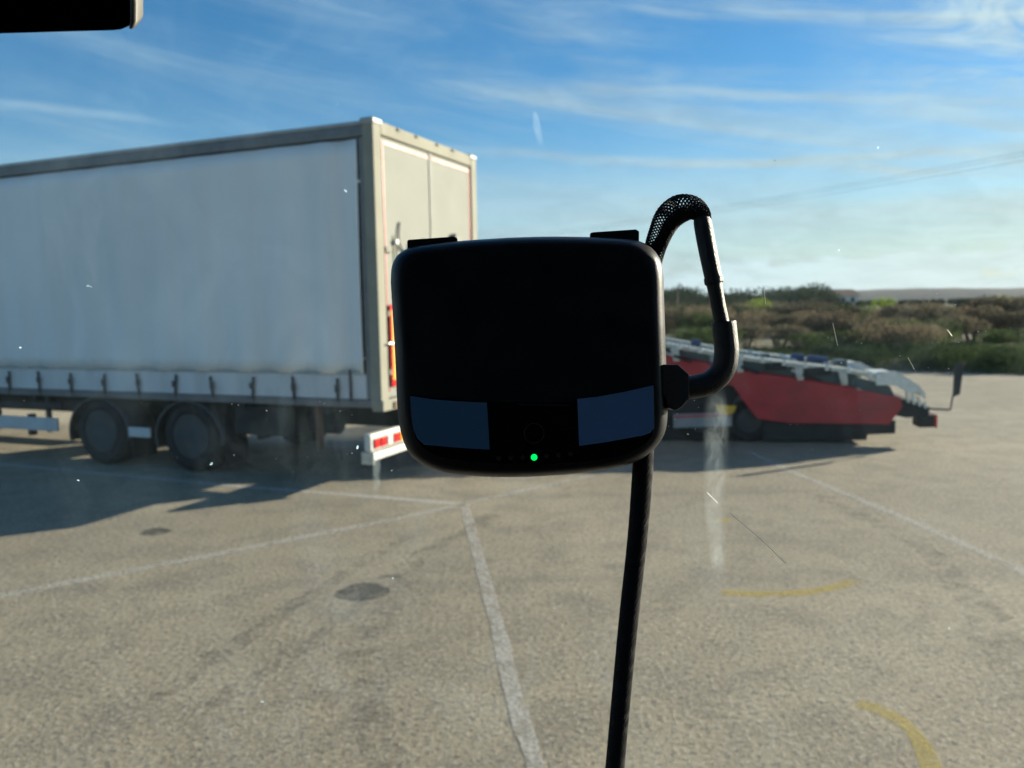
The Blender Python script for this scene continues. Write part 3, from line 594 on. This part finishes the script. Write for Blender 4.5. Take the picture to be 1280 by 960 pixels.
# scrub that reads as one mass further back
def mass(name, label, cat, n_cl, fn, mt, per, lw, ll, seed):
    r = np.random.default_rng(seed); V = []; Fc = []
    for _ in range(n_cl):
        x, y, z0, w, h = fn(r)
        q_ = r.normal(size=(per, 3)); q_ /= np.linalg.norm(q_, axis=1)[:, None]; q_ *= (r.random((per, 1)) ** .4)
        P_ = np.stack([x + q_[:, 0] * w, y + q_[:, 1] * w, z0 + h * .5 + q_[:, 2] * h * .55], 1)
        a = r.normal(size=(per, 3)); a[:, 2] += .6; a /= np.linalg.norm(a, axis=1)[:, None]; b = np.cross(a, r.normal(size=(per, 3))); b /= np.linalg.norm(b, axis=1)[:, None]
        l = ll * r.uniform(.5, 1.3, (per, 1)); k = len(V); Z = np.stack([P_ - b * lw, P_ + b * lw, P_ + a * l + b * lw * .4, P_ + a * l - b * lw * .4], 1).reshape(-1, 3)
        V += Z.tolist(); Fc += [(k + 4 * i, k + 4 * i + 1, k + 4 * i + 2, k + 4 * i + 3) for i in range(per)]
    o = obj(name, (V, [], Fc), M[mt], kind='stuff'); return tag(o, label, cat)
def fn1(r):
    dist = r.uniform(46, 120); x = r.uniform(-.05, .78) * dist; s_ = r.uniform(.8, 1.9); h = s_ * (1.0 if dist < 80 else 1.2); h = min(h, max(.25, 1.75 - .0135 * dist)) if x > .38 * dist else h; return x, dist, .1, s_ * 1.4, h
mass('scrub', 'grey brown scrub filling the rough ground beyond the car park', 'scrub', 210, fn1, 'scrub', 420, .035, .16, 1)
def fn2(r):
    dist = r.uniform(50, 125); x = r.uniform(-.05, .78) * dist; s_ = r.uniform(.9, 1.8); h = min(s_ * 1.05, max(.25, 1.75 - .0135 * dist)) if x > .38 * dist else s_ * 1.05; return x, dist, .1, s_ * 1.4, h
mass('green_scrub', 'dull green bushes mixed through the distant scrub', 'scrub', 110, fn2, 'green', 380, .04, .16, 2)
mass('dark_scrub', 'dark brown bushes mixed through the distant scrub', 'scrub', 110, fn2, 'scrub_dark', 380, .04, .16, 21)
def fn3(r):
    dist = r.uniform(170, 260); t = r.uniform(.12, .85); x = t * dist; hh = r.uniform(1.8, 4.6) + (1.4 * max(0, math.sin(t * 40)) if t < .40 else -1.0); hh = hh if t < .40 else min(hh, .9); return x, dist, .5, hh * .8, hh
mass('treeline', 'dark row of distant treetops along the horizon', 'trees', 330, fn3, 'dark_green', 240, .16, .6, 3)
# grass verge
def fn4(r):
    s = r.uniform(-16, 9); d = r.uniform(.5, 4.0); p = edge_pt(s, d); w = r.uniform(.3, .6); return p.x, p.y, field_h(s, d) - .1, w, w * r.uniform(.9, 1.5) * min(1, (9.5 - s) / 5)
mass('verge_plants', 'dark green bank of low plants at the tarmac edge on the right', 'plants', 170, fn4, 'verge_green', 300, .014, .09, 8)
r = np.random.default_rng(9); V = []; Fc = []
n = 52000; s_ = r.uniform(-16, 36, n); d_ = r.uniform(0, 1, n) ** 1.2 * 9 + .02
for i in range(n):
    s, d = s_[i], d_[i]; pch = math.sin(s * .8 + 1.3) + math.sin(s * .33 + d * .5)
    hgt = (.16 + .12 * r.random() + .10 * max(0, pch)) * min(1, .35 + d) * (1.25 if s < 3 else .8); p = edge_pt(s, d); z = field_h(s, d) - .03; a = r.uniform(0, 6.28); w = .012; dx, dy = r.normal(0, .06, 2)
    k = len(V); V += [(p.x - w * math.cos(a), p.y - w * math.sin(a), z), (p.x + w * math.cos(a), p.y + w * math.sin(a), z), (p.x + dx, p.y + dy, z + hgt)]; Fc.append((k, k + 1, k + 2))
tag(obj('grass', (V, [], Fc), M['grass'], kind='stuff'), 'rough green grass growing along the edge of the tarmac', 'grass')

# small pale houses in front of the far hills
for px, dist, wd, ht, lb in ((1045, 210, 9, 4.2, 'small pale distant house in front of the grey hill, behind the treetops'), (1003, 240, 12, 4.4, 'wider pale distant house left of the smaller one on the horizon')):
    h_ = empty('house', lb, 'house', ((px - 640) / F_PX * dist, dist, 0), .2)
    wl = obj('wall', B(-wd / 2, wd / 2, -3, 3, 0, ht - 1), M['white'], h_)
    obj('roof', prism(bmesh.new(), [(-wd / 2 - .3, -3.4, ht - 1), (-wd / 2 - .3, 3.4, ht - 1), (-wd / 2 - .3, 0, ht + .6)], (wd + .6, 0, 0)), M['rust'], h_)
    for k in range(3): obj('window', B(-wd * .35 + k * wd * .3, -wd * .35 + k * wd * .3 + 1, -3.05, -3.002, 1.4, 2.6), M['chassis'], h_)
# far hills
def ridge(dist, depth, hs, x0, x1, mt):
    n = 140; V = []; Fc = []
    for i in range(n + 1):
        t = x0 + (x1 - x0) * i / n; x = t * dist; h = max(.2, float(np.interp(t, *hs)) * dist / F_PX + CAM_H) + .35 * math.sin(i * 1.9) * dist / 900 + .5 * math.sin(i * .47) * dist / 900
        V += [(x, dist, -1), (x, dist + depth * .12, h * .8), (x, dist + depth * .3, h), (x * 1.1, dist + depth, h * .9), (x * 1.1, dist + depth, -1)]
    for i in range(n):
        for j in range(4): a = i * 5 + j; Fc.append((a, a + 5, a + 6, a + 1))
    return obj('hills', (V, [], Fc), M[mt], smooth=True, kind='structure')
ridge(900, 300, ([-.9, -.4, 0, .17, .25, .36, .42, .47, .60, .66, 1.2], [6, 7, 6, 6, 4, 5, 12, 14, 14, 13, 13]), -.9, 1.2, 'hill')
ridge(2700, 500, ([-.9, 0, .15, .2, .28, .4, 1.2], [9, 9, 11, 12, 6, 3, 3]), -.9, 1.2, 'hill')
# ------------------------------------------------------------------ utility pole and overhead wires
pl = empty('utility_pole', 'thin distant utility pole rising above the scrub beside the black box', 'pole', (.2055 * 120, 120, 0))
obj('pole_shaft', tube(bmesh.new(), [(0, 0, 0), (0, 0, 3.4), (.12, 0, 4.6)], [.20, .16, .10], 10), M['wood'], pl); obj('crossarm', B(-.35, .35, -.06, .06, 3.9, 4.02), M['wood'], pl)
pA = Vector((88, 100, 23)); pB = Vector((-30, 330, 27))
for nm, pp in (('pylon_right', pA), ('pylon_far', pB)):
    py = empty('pylon', 'lattice pylon carrying the overhead wires ' + ('beyond the right edge' if nm == 'pylon_right' else 'far behind the box trailer'), 'pylon', (pp.x, pp.y, 0))
    bm = bmesh.new(); H_ = pp.z + 1.5
    for sx, sy in ((1, 1), (1, -1), (-1, 1), (-1, -1)): tube(bm, [(sx * 1.1, sy * 1.1, 0), (sx * .25, sy * .25, H_)], .06, 6)
    for k in range(9):
        z0, z1 = H_ * k / 9, H_ * (k + 1) / 9; w0, w1 = 1.1 - .85 * k / 9, 1.1 - .85 * (k + 1) / 9
        for sx, sy, tx, ty in ((1, 1, -1, 1), (-1, 1, -1, -1), (-1, -1, 1, -1), (1, -1, 1, 1)): tube(bm, [(sx * w0, sy * w0, z0), (tx * w1, ty * w1, z1)], .03, 5)
    obj('lattice', bm, M['galv'], py); obj('crossarm', B(-2.6, 2.6, -.08, .08, H_ - 1.4, H_ - 1.2), M['galv'], py)
for k, off in enumerate((-2.4, 0, 2.4)):
    pts = []
    for i in range(33):
        t = i / 32; p = pA.lerp(pB, t) + Vector((off, 0, -4.5 * t * (1 - t) * 4 * .55 + (.9 if k == 1 else 0))); pts.append(p)
    tag(obj('overhead_wire', tube(bmesh.new(), pts, .022, 5), M['cable_wire']), 'thin dark overhead wire crossing the upper right sky', 'wire', 'overhead wires between the pylons')

# ------------------------------------------------------------------ the cab we look out of
cab = empty('truck_cab', 'dark lorry cab with its dusty windscreen and the visor end at top left', 'lorry cab', (0, 0, 0))
def K(name, bm, mt, par=None, **k): return obj(name, bm, mt, par or cab, **k)
K('roof_lining', B(-1.22, 1.22, -1.5, .22, 2.72, 2.80), M['roof_lining']); K('rear_wall', B(-1.22, 1.22, -1.58, -1.5, .9, 2.8), M['roof_lining'])
K('cab_floor', B(-1.22, 1.22, -1.5, .5, .86, .92), M['dash'])
for sx in (-1, 1):
    K('door_panel', B(min(sx * 1.22, sx * 1.28), max(sx * 1.22, sx * 1.28), -1.5, .5, .9, 1.62), M['dash']); K('rear_side_panel', B(min(sx * 1.22, sx * 1.28), max(sx * 1.22, sx * 1.28), -1.5, -.55, 1.62, 2.8), M['roof_lining'])
K('dashboard', prism(bmesh.new(), [(-1.21, .52, 1.20), (-1.21, .50, 1.34), (-1.21, .10, 1.38), (-1.21, -.05, 1.30), (-1.21, -.05, 1.0), (-1.21, .5, 1.0)], (2.42, 0, 0)), M['dash'], bevel=.02)
def gy(z): return .475 - (z - 1.97) * .20      # the windscreen's sloping plane
for sx in (-1, 1): K('pillar', prism(bmesh.new(), [(sx * 1.19, gy(1.3) - .02, 1.3), (sx * 1.28, gy(1.3) - .02, 1.3), (sx * 1.28, gy(2.78) - .02, 2.78), (sx * 1.19, gy(2.78) - .02, 2.78)], (0, -.09, 0)), M['roof_lining'])
ws = K('windscreen', prism(bmesh.new(), [(-1.18, gy(1.36), 1.36), (1.18, gy(1.36), 1.36), (1.18, gy(2.74), 2.74), (-1.18, gy(2.74), 2.74)], (0, .006, 0)), M['glass'])
def on_glass(px, py, off=.0):                  # where a direction meets the inner face of the windscreen
    d = at(px, py, 1) - Vector((0, 0, CAM_H)); t = (.475 - .2 * (CAM_H - 1.97) - off) / (d.y + .2 * d.z); return Vector((0, 0, CAM_H)) + d * t
def smear(pts, w):
    me = bpy.data.meshes.new('smear'); V = []; Fc = []; UV = []
    n = len(pts)
    for i, (x, y) in enumerate(pts): V += [on_glass(x - w[i], y, -.0075)[:], on_glass(x + w[i], y, -.0075)[:]]
    Fc = [(2 * i, 2 * i + 1, 2 * i + 3, 2 * i + 2) for i in range(n - 1)]; me.from_pydata(V, [], Fc); uv = me.uv_layers.new()
    for f in me.polygons:
        for li in f.loop_indices: vi = me.loops[li].vertex_index; uv.data[li].uv = (vi % 2, (vi // 2) / (n - 1))
    me.materials.append(M['smear']); o = bpy.data.objects.new('smear', me); COL.objects.link(o); o.parent = ws
smear([(893, 480), (896, 530), (895, 580), (893, 640), (897, 690), (897, 730), (894, 775)], [14, 20, 18, 15, 13, 10, 8])
smear([(470, 560), (471, 590), (471, 620)], [7, 7, 6]); smear([(668, 138), (671, 160), (678, 186)], [4, 7, 5])
sb = bmesh.new()
for a, b in (((884, 616), (897, 629)), ((912, 641), (952, 675)), ((952, 675), (982, 704)), ((955, 362), (957, 380)), ((1041, 404), (1047, 432)), ((1184, 412), (1190, 420)), ((1135, 447), (1143, 462))):
    tube(sb, [on_glass(*a, -.007), on_glass(*b, -.007)], .00016, 5)
K('scratch_marks', sb, M['scratch'], ws)
db = bmesh.new(); rr = random.Random(3)
dots = [(342, 246), (968, 201), (1016, 562 - 0), (1186, 645), (1174, 704), (120, 470), (30, 501), (400, 570), (408, 571), (416, 570), (424, 569), (434, 568), (440, 567), (384, 572), (345, 574), (512, 576), (988, 531), (996, 531), (1052, 454), (908, 516), (836, 533), (1075, 513), (1178, 384), (1195, 381)]
for x, y in dots + [(rr.uniform(960, 1275), rr.uniform(360, 475)) for _ in range(26)] + [(rr.uniform(190, 540), rr.uniform(500, 590)) for _ in range(18)] + [(rr.uniform(830, 900), rr.uniform(500, 560)) for _ in range(14)]:
    c_ = on_glass(x, y, -.007); a = rr.random() * 3.14; l = rr.uniform(.0001, .0008); tube(db, [c_, c_ + Vector((math.cos(a) * l, 0, math.sin(a) * l))], rr.uniform(.00012, .00030), 5)
K('dust_flecks', db, M['scratch'], ws)
# visor at the top left
vd = .31; bm = bmesh.new()
pv = [at(x, y, vd) for x, y in ((-420, -95), (150, -60), (160, -40), (161, 0), (160, 30), (156, 37), (139, 39), (0, 43), (-420, 52))]
vz = K('visor', prism(bm, pv, (0, .012, .0062)), M['visor'], bevel=.004)
K('visor_end', prism(bmesh.new(), [at(x, y, vd - .001) for x, y in ((150, -60), (162, -50), (168, -20), (170, 5), (170, 28), (167, 38), (158, 38), (161, 30), (161, 0), (157, -20))], (0, .008, .006)), M['visor_cap'], vz, bevel=.002)

# ------------------------------------------------------------------ toll box stuck to the windscreen
DV = .42
tb = empty('toll_transponder', 'black rounded toll box with two blue patches and a green light, stuck on the windscreen', 'toll box', at(658, 590, DV))
inv = Matrix.Translation(-tb.location)
def D(name, bm, mt, par=None, **k):
    bmesh.ops.transform(bm, matrix=inv, verts=bm.verts[:]); return obj(name, bm, mt, par or tb, **k)
out = [(25, 215), (29, 160), (46, 122), (75, 98), (115, 84), (170, 76), (300, 62), (420, 54), (500, 50), (640, 47), (800, 50), (900, 55), (945, 62), (985, 80), (1015, 108), (1034, 145), (1042, 190), (1045, 300), (1050, 450), (1056, 640), (1057, 715), (1050, 765), (1032, 805), (1000, 842), (960, 872), (900, 897), (800, 917), (640, 933), (500, 940), (360, 937), (240, 926), (180, 910), (130, 885), (95, 852), (72, 805), (58, 750), (50, 680), (42, 500), (32, 330)]
out = [(480 + x / 3, 280 + y / 3) for x, y in out]
out = [(x + (x - 488) / 340 * 2, y + (y - 300) / 290 * 3) for x, y in out]
sm = [tuple(v) for v in spline(out + [out[0]], 4)[:-1]]
cx, cy = 658, 445
bm = bmesh.new(); rings = []
for inset, dep in ((.0, .030), (-.0, .022), (.0, .012), (.010, .0055), (.030, .0018), (.060, .0003), (.10, 0.0)):
    rings.append([bm.verts.new(at(cx + (x - cx) * (1 - inset), cy + (y - cy) * (1 - inset), DV + min(dep, .014)) + fwd * max(0, dep - .014)) for x, y in sm])
for r0, r1 in zip(rings, rings[1:]):
    for k in range(len(sm)): bm.faces.new((r0[k], r0[(k + 1) % len(sm)], r1[(k + 1) % len(sm)], r1[k]))
bm.faces.new(rings[0]); bm.faces.new(rings[-1])
D('housing', bm, M['dev'], smooth=True)
def flat(pts, d0, th=.0006): return prism(bmesh.new(), [at(480 + x / 3, 280 + y / 3, DV - d0) for x, y in pts], fwd * th)
def rs(pts, n=5): return [tuple(v) for v in spline(pts, n)]
gloss = rs([(96, 640), (112, 780), (135, 830), (190, 866), (280, 888), (500, 903), (700, 898), (860, 878), (950, 845), (1004, 800), (1014, 740), (1012, 615)]) + [(880, 640), (720, 662), (560, 668), (390, 664), (200, 652)]
D('glossy_panel', flat(gloss, .0008, .0012), M['dev_gloss'], bevel=.0003)
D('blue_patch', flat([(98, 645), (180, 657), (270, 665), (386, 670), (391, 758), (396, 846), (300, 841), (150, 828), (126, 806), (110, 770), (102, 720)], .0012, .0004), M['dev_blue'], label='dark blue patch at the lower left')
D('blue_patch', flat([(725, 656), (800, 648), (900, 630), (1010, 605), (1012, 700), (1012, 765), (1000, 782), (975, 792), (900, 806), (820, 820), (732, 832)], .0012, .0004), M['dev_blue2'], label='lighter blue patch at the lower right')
def disc(x, y, r, d0, th=.0006, n=24): return flat([(x + r * math.cos(a), y + r * math.sin(a)) for a in np.linspace(0, 2 * math.pi, n, endpoint=False)], d0, th)
D('led_light', disc(563, 875, 12, .0014), M['led'], label='lit green round light')
for x, y in ((430, 878), (475, 877), (520, 876), (610, 871), (655, 868), (700, 862)): D('unlit_light', disc(x, y, 9, .0010, .0004), M['dev_ring'])
ring = [at(480 + (563 + 37 * math.cos(a)) / 3, 280 + (785 + 37 * math.sin(a)) / 3, DV - .0009) for a in np.linspace(0, 2 * math.pi, 40)]
D('button_ring', tube(bmesh.new(), ring, .00022, 6, False), M['dev_ring'])
D('mark_bar', flat([(500, 676), (700, 679), (700, 682), (500, 679)], .0012, .0002), M['dev_ring'])
hb = bmesh.new(); prism(hb, [at(x, y, DV + .028) for x, y in ((560, 340), (760, 340), (760, 540), (560, 540))], Vector((0, .022, 0))); D('bracket', hb, M['dev'], bevel=.002)
D('mount_tab', prism(bmesh.new(), [at(x, y, DV + .014) for x, y in ((509, 318), (509, 300.5), (511, 299.5), (568, 295.5), (572, 298), (573, 312))], fwd * .004), M['dev'], bevel=.0004)
D('mount_tab', prism(bmesh.new(), [at(x, y, DV + .014) for x, y in ((737, 312), (738, 291), (742, 290), (795, 286.5), (799, 289), (799, 312))], fwd * .004), M['dev'], bevel=.0004)

# ------------------------------------------------------------------ its power cable
pc = empty('power_cable', 'black braided cable looping above the toll box and hanging down to the bottom edge', 'cable', at(768, 960, DV))
inv2 = Matrix.Translation(-pc.location)
def E_(name, bm, mt, par=None, **k):
    bmesh.ops.transform(bm, matrix=inv2, verts=bm.verts[:]); return obj(name, bm, mt, par or pc, **k)
def rpath(L, n=6):
    o = spline(L, n); return [at(v[0], v[1], v[2]) for v in o], [max(.0005, v[3] / F_PX * v[2]) for v in o]
up_path = [(880, 277, .432, 9), (876, 267, .432, 11), (865, 260, .433, 14.5), (849, 261.5, .435, 17), (835, 273, .437, 16.5), (825, 293, .440, 14), (817, 317, .443, 12.5), (812, 345, .446, 12), (808, 400, .449, 12), (806, 470, .449, 12), (805, 540, .448, 12), (803.5, 584, .446, 13), (797, 670, .440, 12.5), (786.5, 767, .435, 12.3), (777, 865, .430, 12), (768.5, 960, .426, 12), (760, 1060, .42, 12)]
pts, rad = rpath(up_path, 6)
cp, cr = rpath([(a + (3.5 if 1 < i < 6 else 0), b + (6 if 1 < i < 6 else 0), c_, ((8, 8, 8, 9, 8.5, 8, 8.5)[i] if i < 7 else 11.2)) for i, (a, b, c_, d_) in enumerate(up_path)], 6)
E_('cable_core', tube(bmesh.new(), cp, cr, 14), M['rubber'], smooth=True)
# braid: two families of helices round the sleeve
def braid(pts, rad, nw, pitch, wr_):
    bm = bmesh.new(); L = [0]
    for a, b in zip(pts, pts[1:]): L.append(L[-1] + (b - a).length)
    fr = []; prev = None
    for i in range(len(pts)):
        t = (pts[min(i + 1, len(pts) - 1)] - pts[max(i - 1, 0)]).normalized(); a = t.orthogonal().normalized() if prev is None else (prev - t * prev.dot(t)).normalized(); prev = a; fr.append((a, t.cross(a)))
    step = .0011; N = int(L[-1] / step); idx = np.interp(np.arange(N) * step, L, range(len(pts)))
    for sgn in (1, -1):
        for k in range(nw):
            path = []
            for i, f in enumerate(idx):
                i0 = min(int(f), len(pts) - 2); u = f - i0; c_ = pts[i0].lerp(pts[i0 + 1], u); a = fr[i0][0].lerp(fr[i0 + 1][0], u); b = fr[i0][1].lerp(fr[i0 + 1][1], u); r_ = rad[i0] * (1 - u) + rad[i0 + 1] * u
                ph = sgn * 2 * math.pi * i * step / pitch + 2 * math.pi * k / nw; path.append(c_ + (a * math.cos(ph) + b * math.sin(ph)) * (r_ - .0003 + sgn * .00010))
            tube(bm, path, wr_, 4, False)
    return bm
nloop = 7 * 6
E_('braided_sleeve', braid(pts[:nloop], [r * 1.06 for r in rad[:nloop]], 14, .022, .00040), M['sleeve'])
E_('lower_sleeve', braid(pts[nloop - 1:], rad[nloop - 1:], 16, .014, .00030), M['sleeve'])
a, b = rpath([(877, 272, .432, 9.5), (878.5, 280, .431, 11.2), (883, 305, .430, 11.4), (889, 335, .428, 11), (892, 349, .428, 10.8)], 5)
E_('shrink_tube', tube(bmesh.new(), a, b, 20), M['rubber'], smooth=True)
a, b = rpath([(891.5, 347, .428, 11.8), (892.6, 354, .428, 11.6), (893, 356, .428, 9.8), (897, 378, .428, 9.2), (903, 408, .428, 9.6)], 5)
E_('cable_lead', tube(bmesh.new(), a, b, 20), M['rubber'], smooth=True)
a, b = rpath([(904.5, 402.5, .428, 15.2), (907, 425, .428, 15.2), (908, 442, .428, 15.2), (903.5, 462, .428, 15.2), (888, 478, .428, 15), (864, 484, .428, 14.8), (856, 484.5, .428, 14.8)], 6)
E_('angled_boot', tube(bmesh.new(), a, b, 26), M['rubber'], smooth=True)
E_('plug', prism(bmesh.new(), [at(780 + x / 2.667, 220 + y / 2.667, .428 - .007) for x, y in ((128, 628), (180, 628), (218, 661), (219, 742), (192, 772), (172, 783), (155, 776), (143, 755), (138, 735), (128, 735))], fwd * .014), M['rubber'], bevel=.0016)

# ------------------------------------------------------------------ air between us and the hills
q = NT('air'); q.t.nodes.remove(q.b); v = q.n('ShaderNodeVolumePrincipled'); v.inputs['Color'].default_value = (.78, .88, 1, 1); v.inputs['Density'].default_value = .00013; v.inputs['Anisotropy'].default_value = .0
q.link(v.outputs[0], q.out.inputs['Volume'])
tag(obj('haze', B(-1900, 3200, -60, 3300, -1.2, 45), q.m, kind='stuff'), 'thin blue air fading the far hills', 'haze')
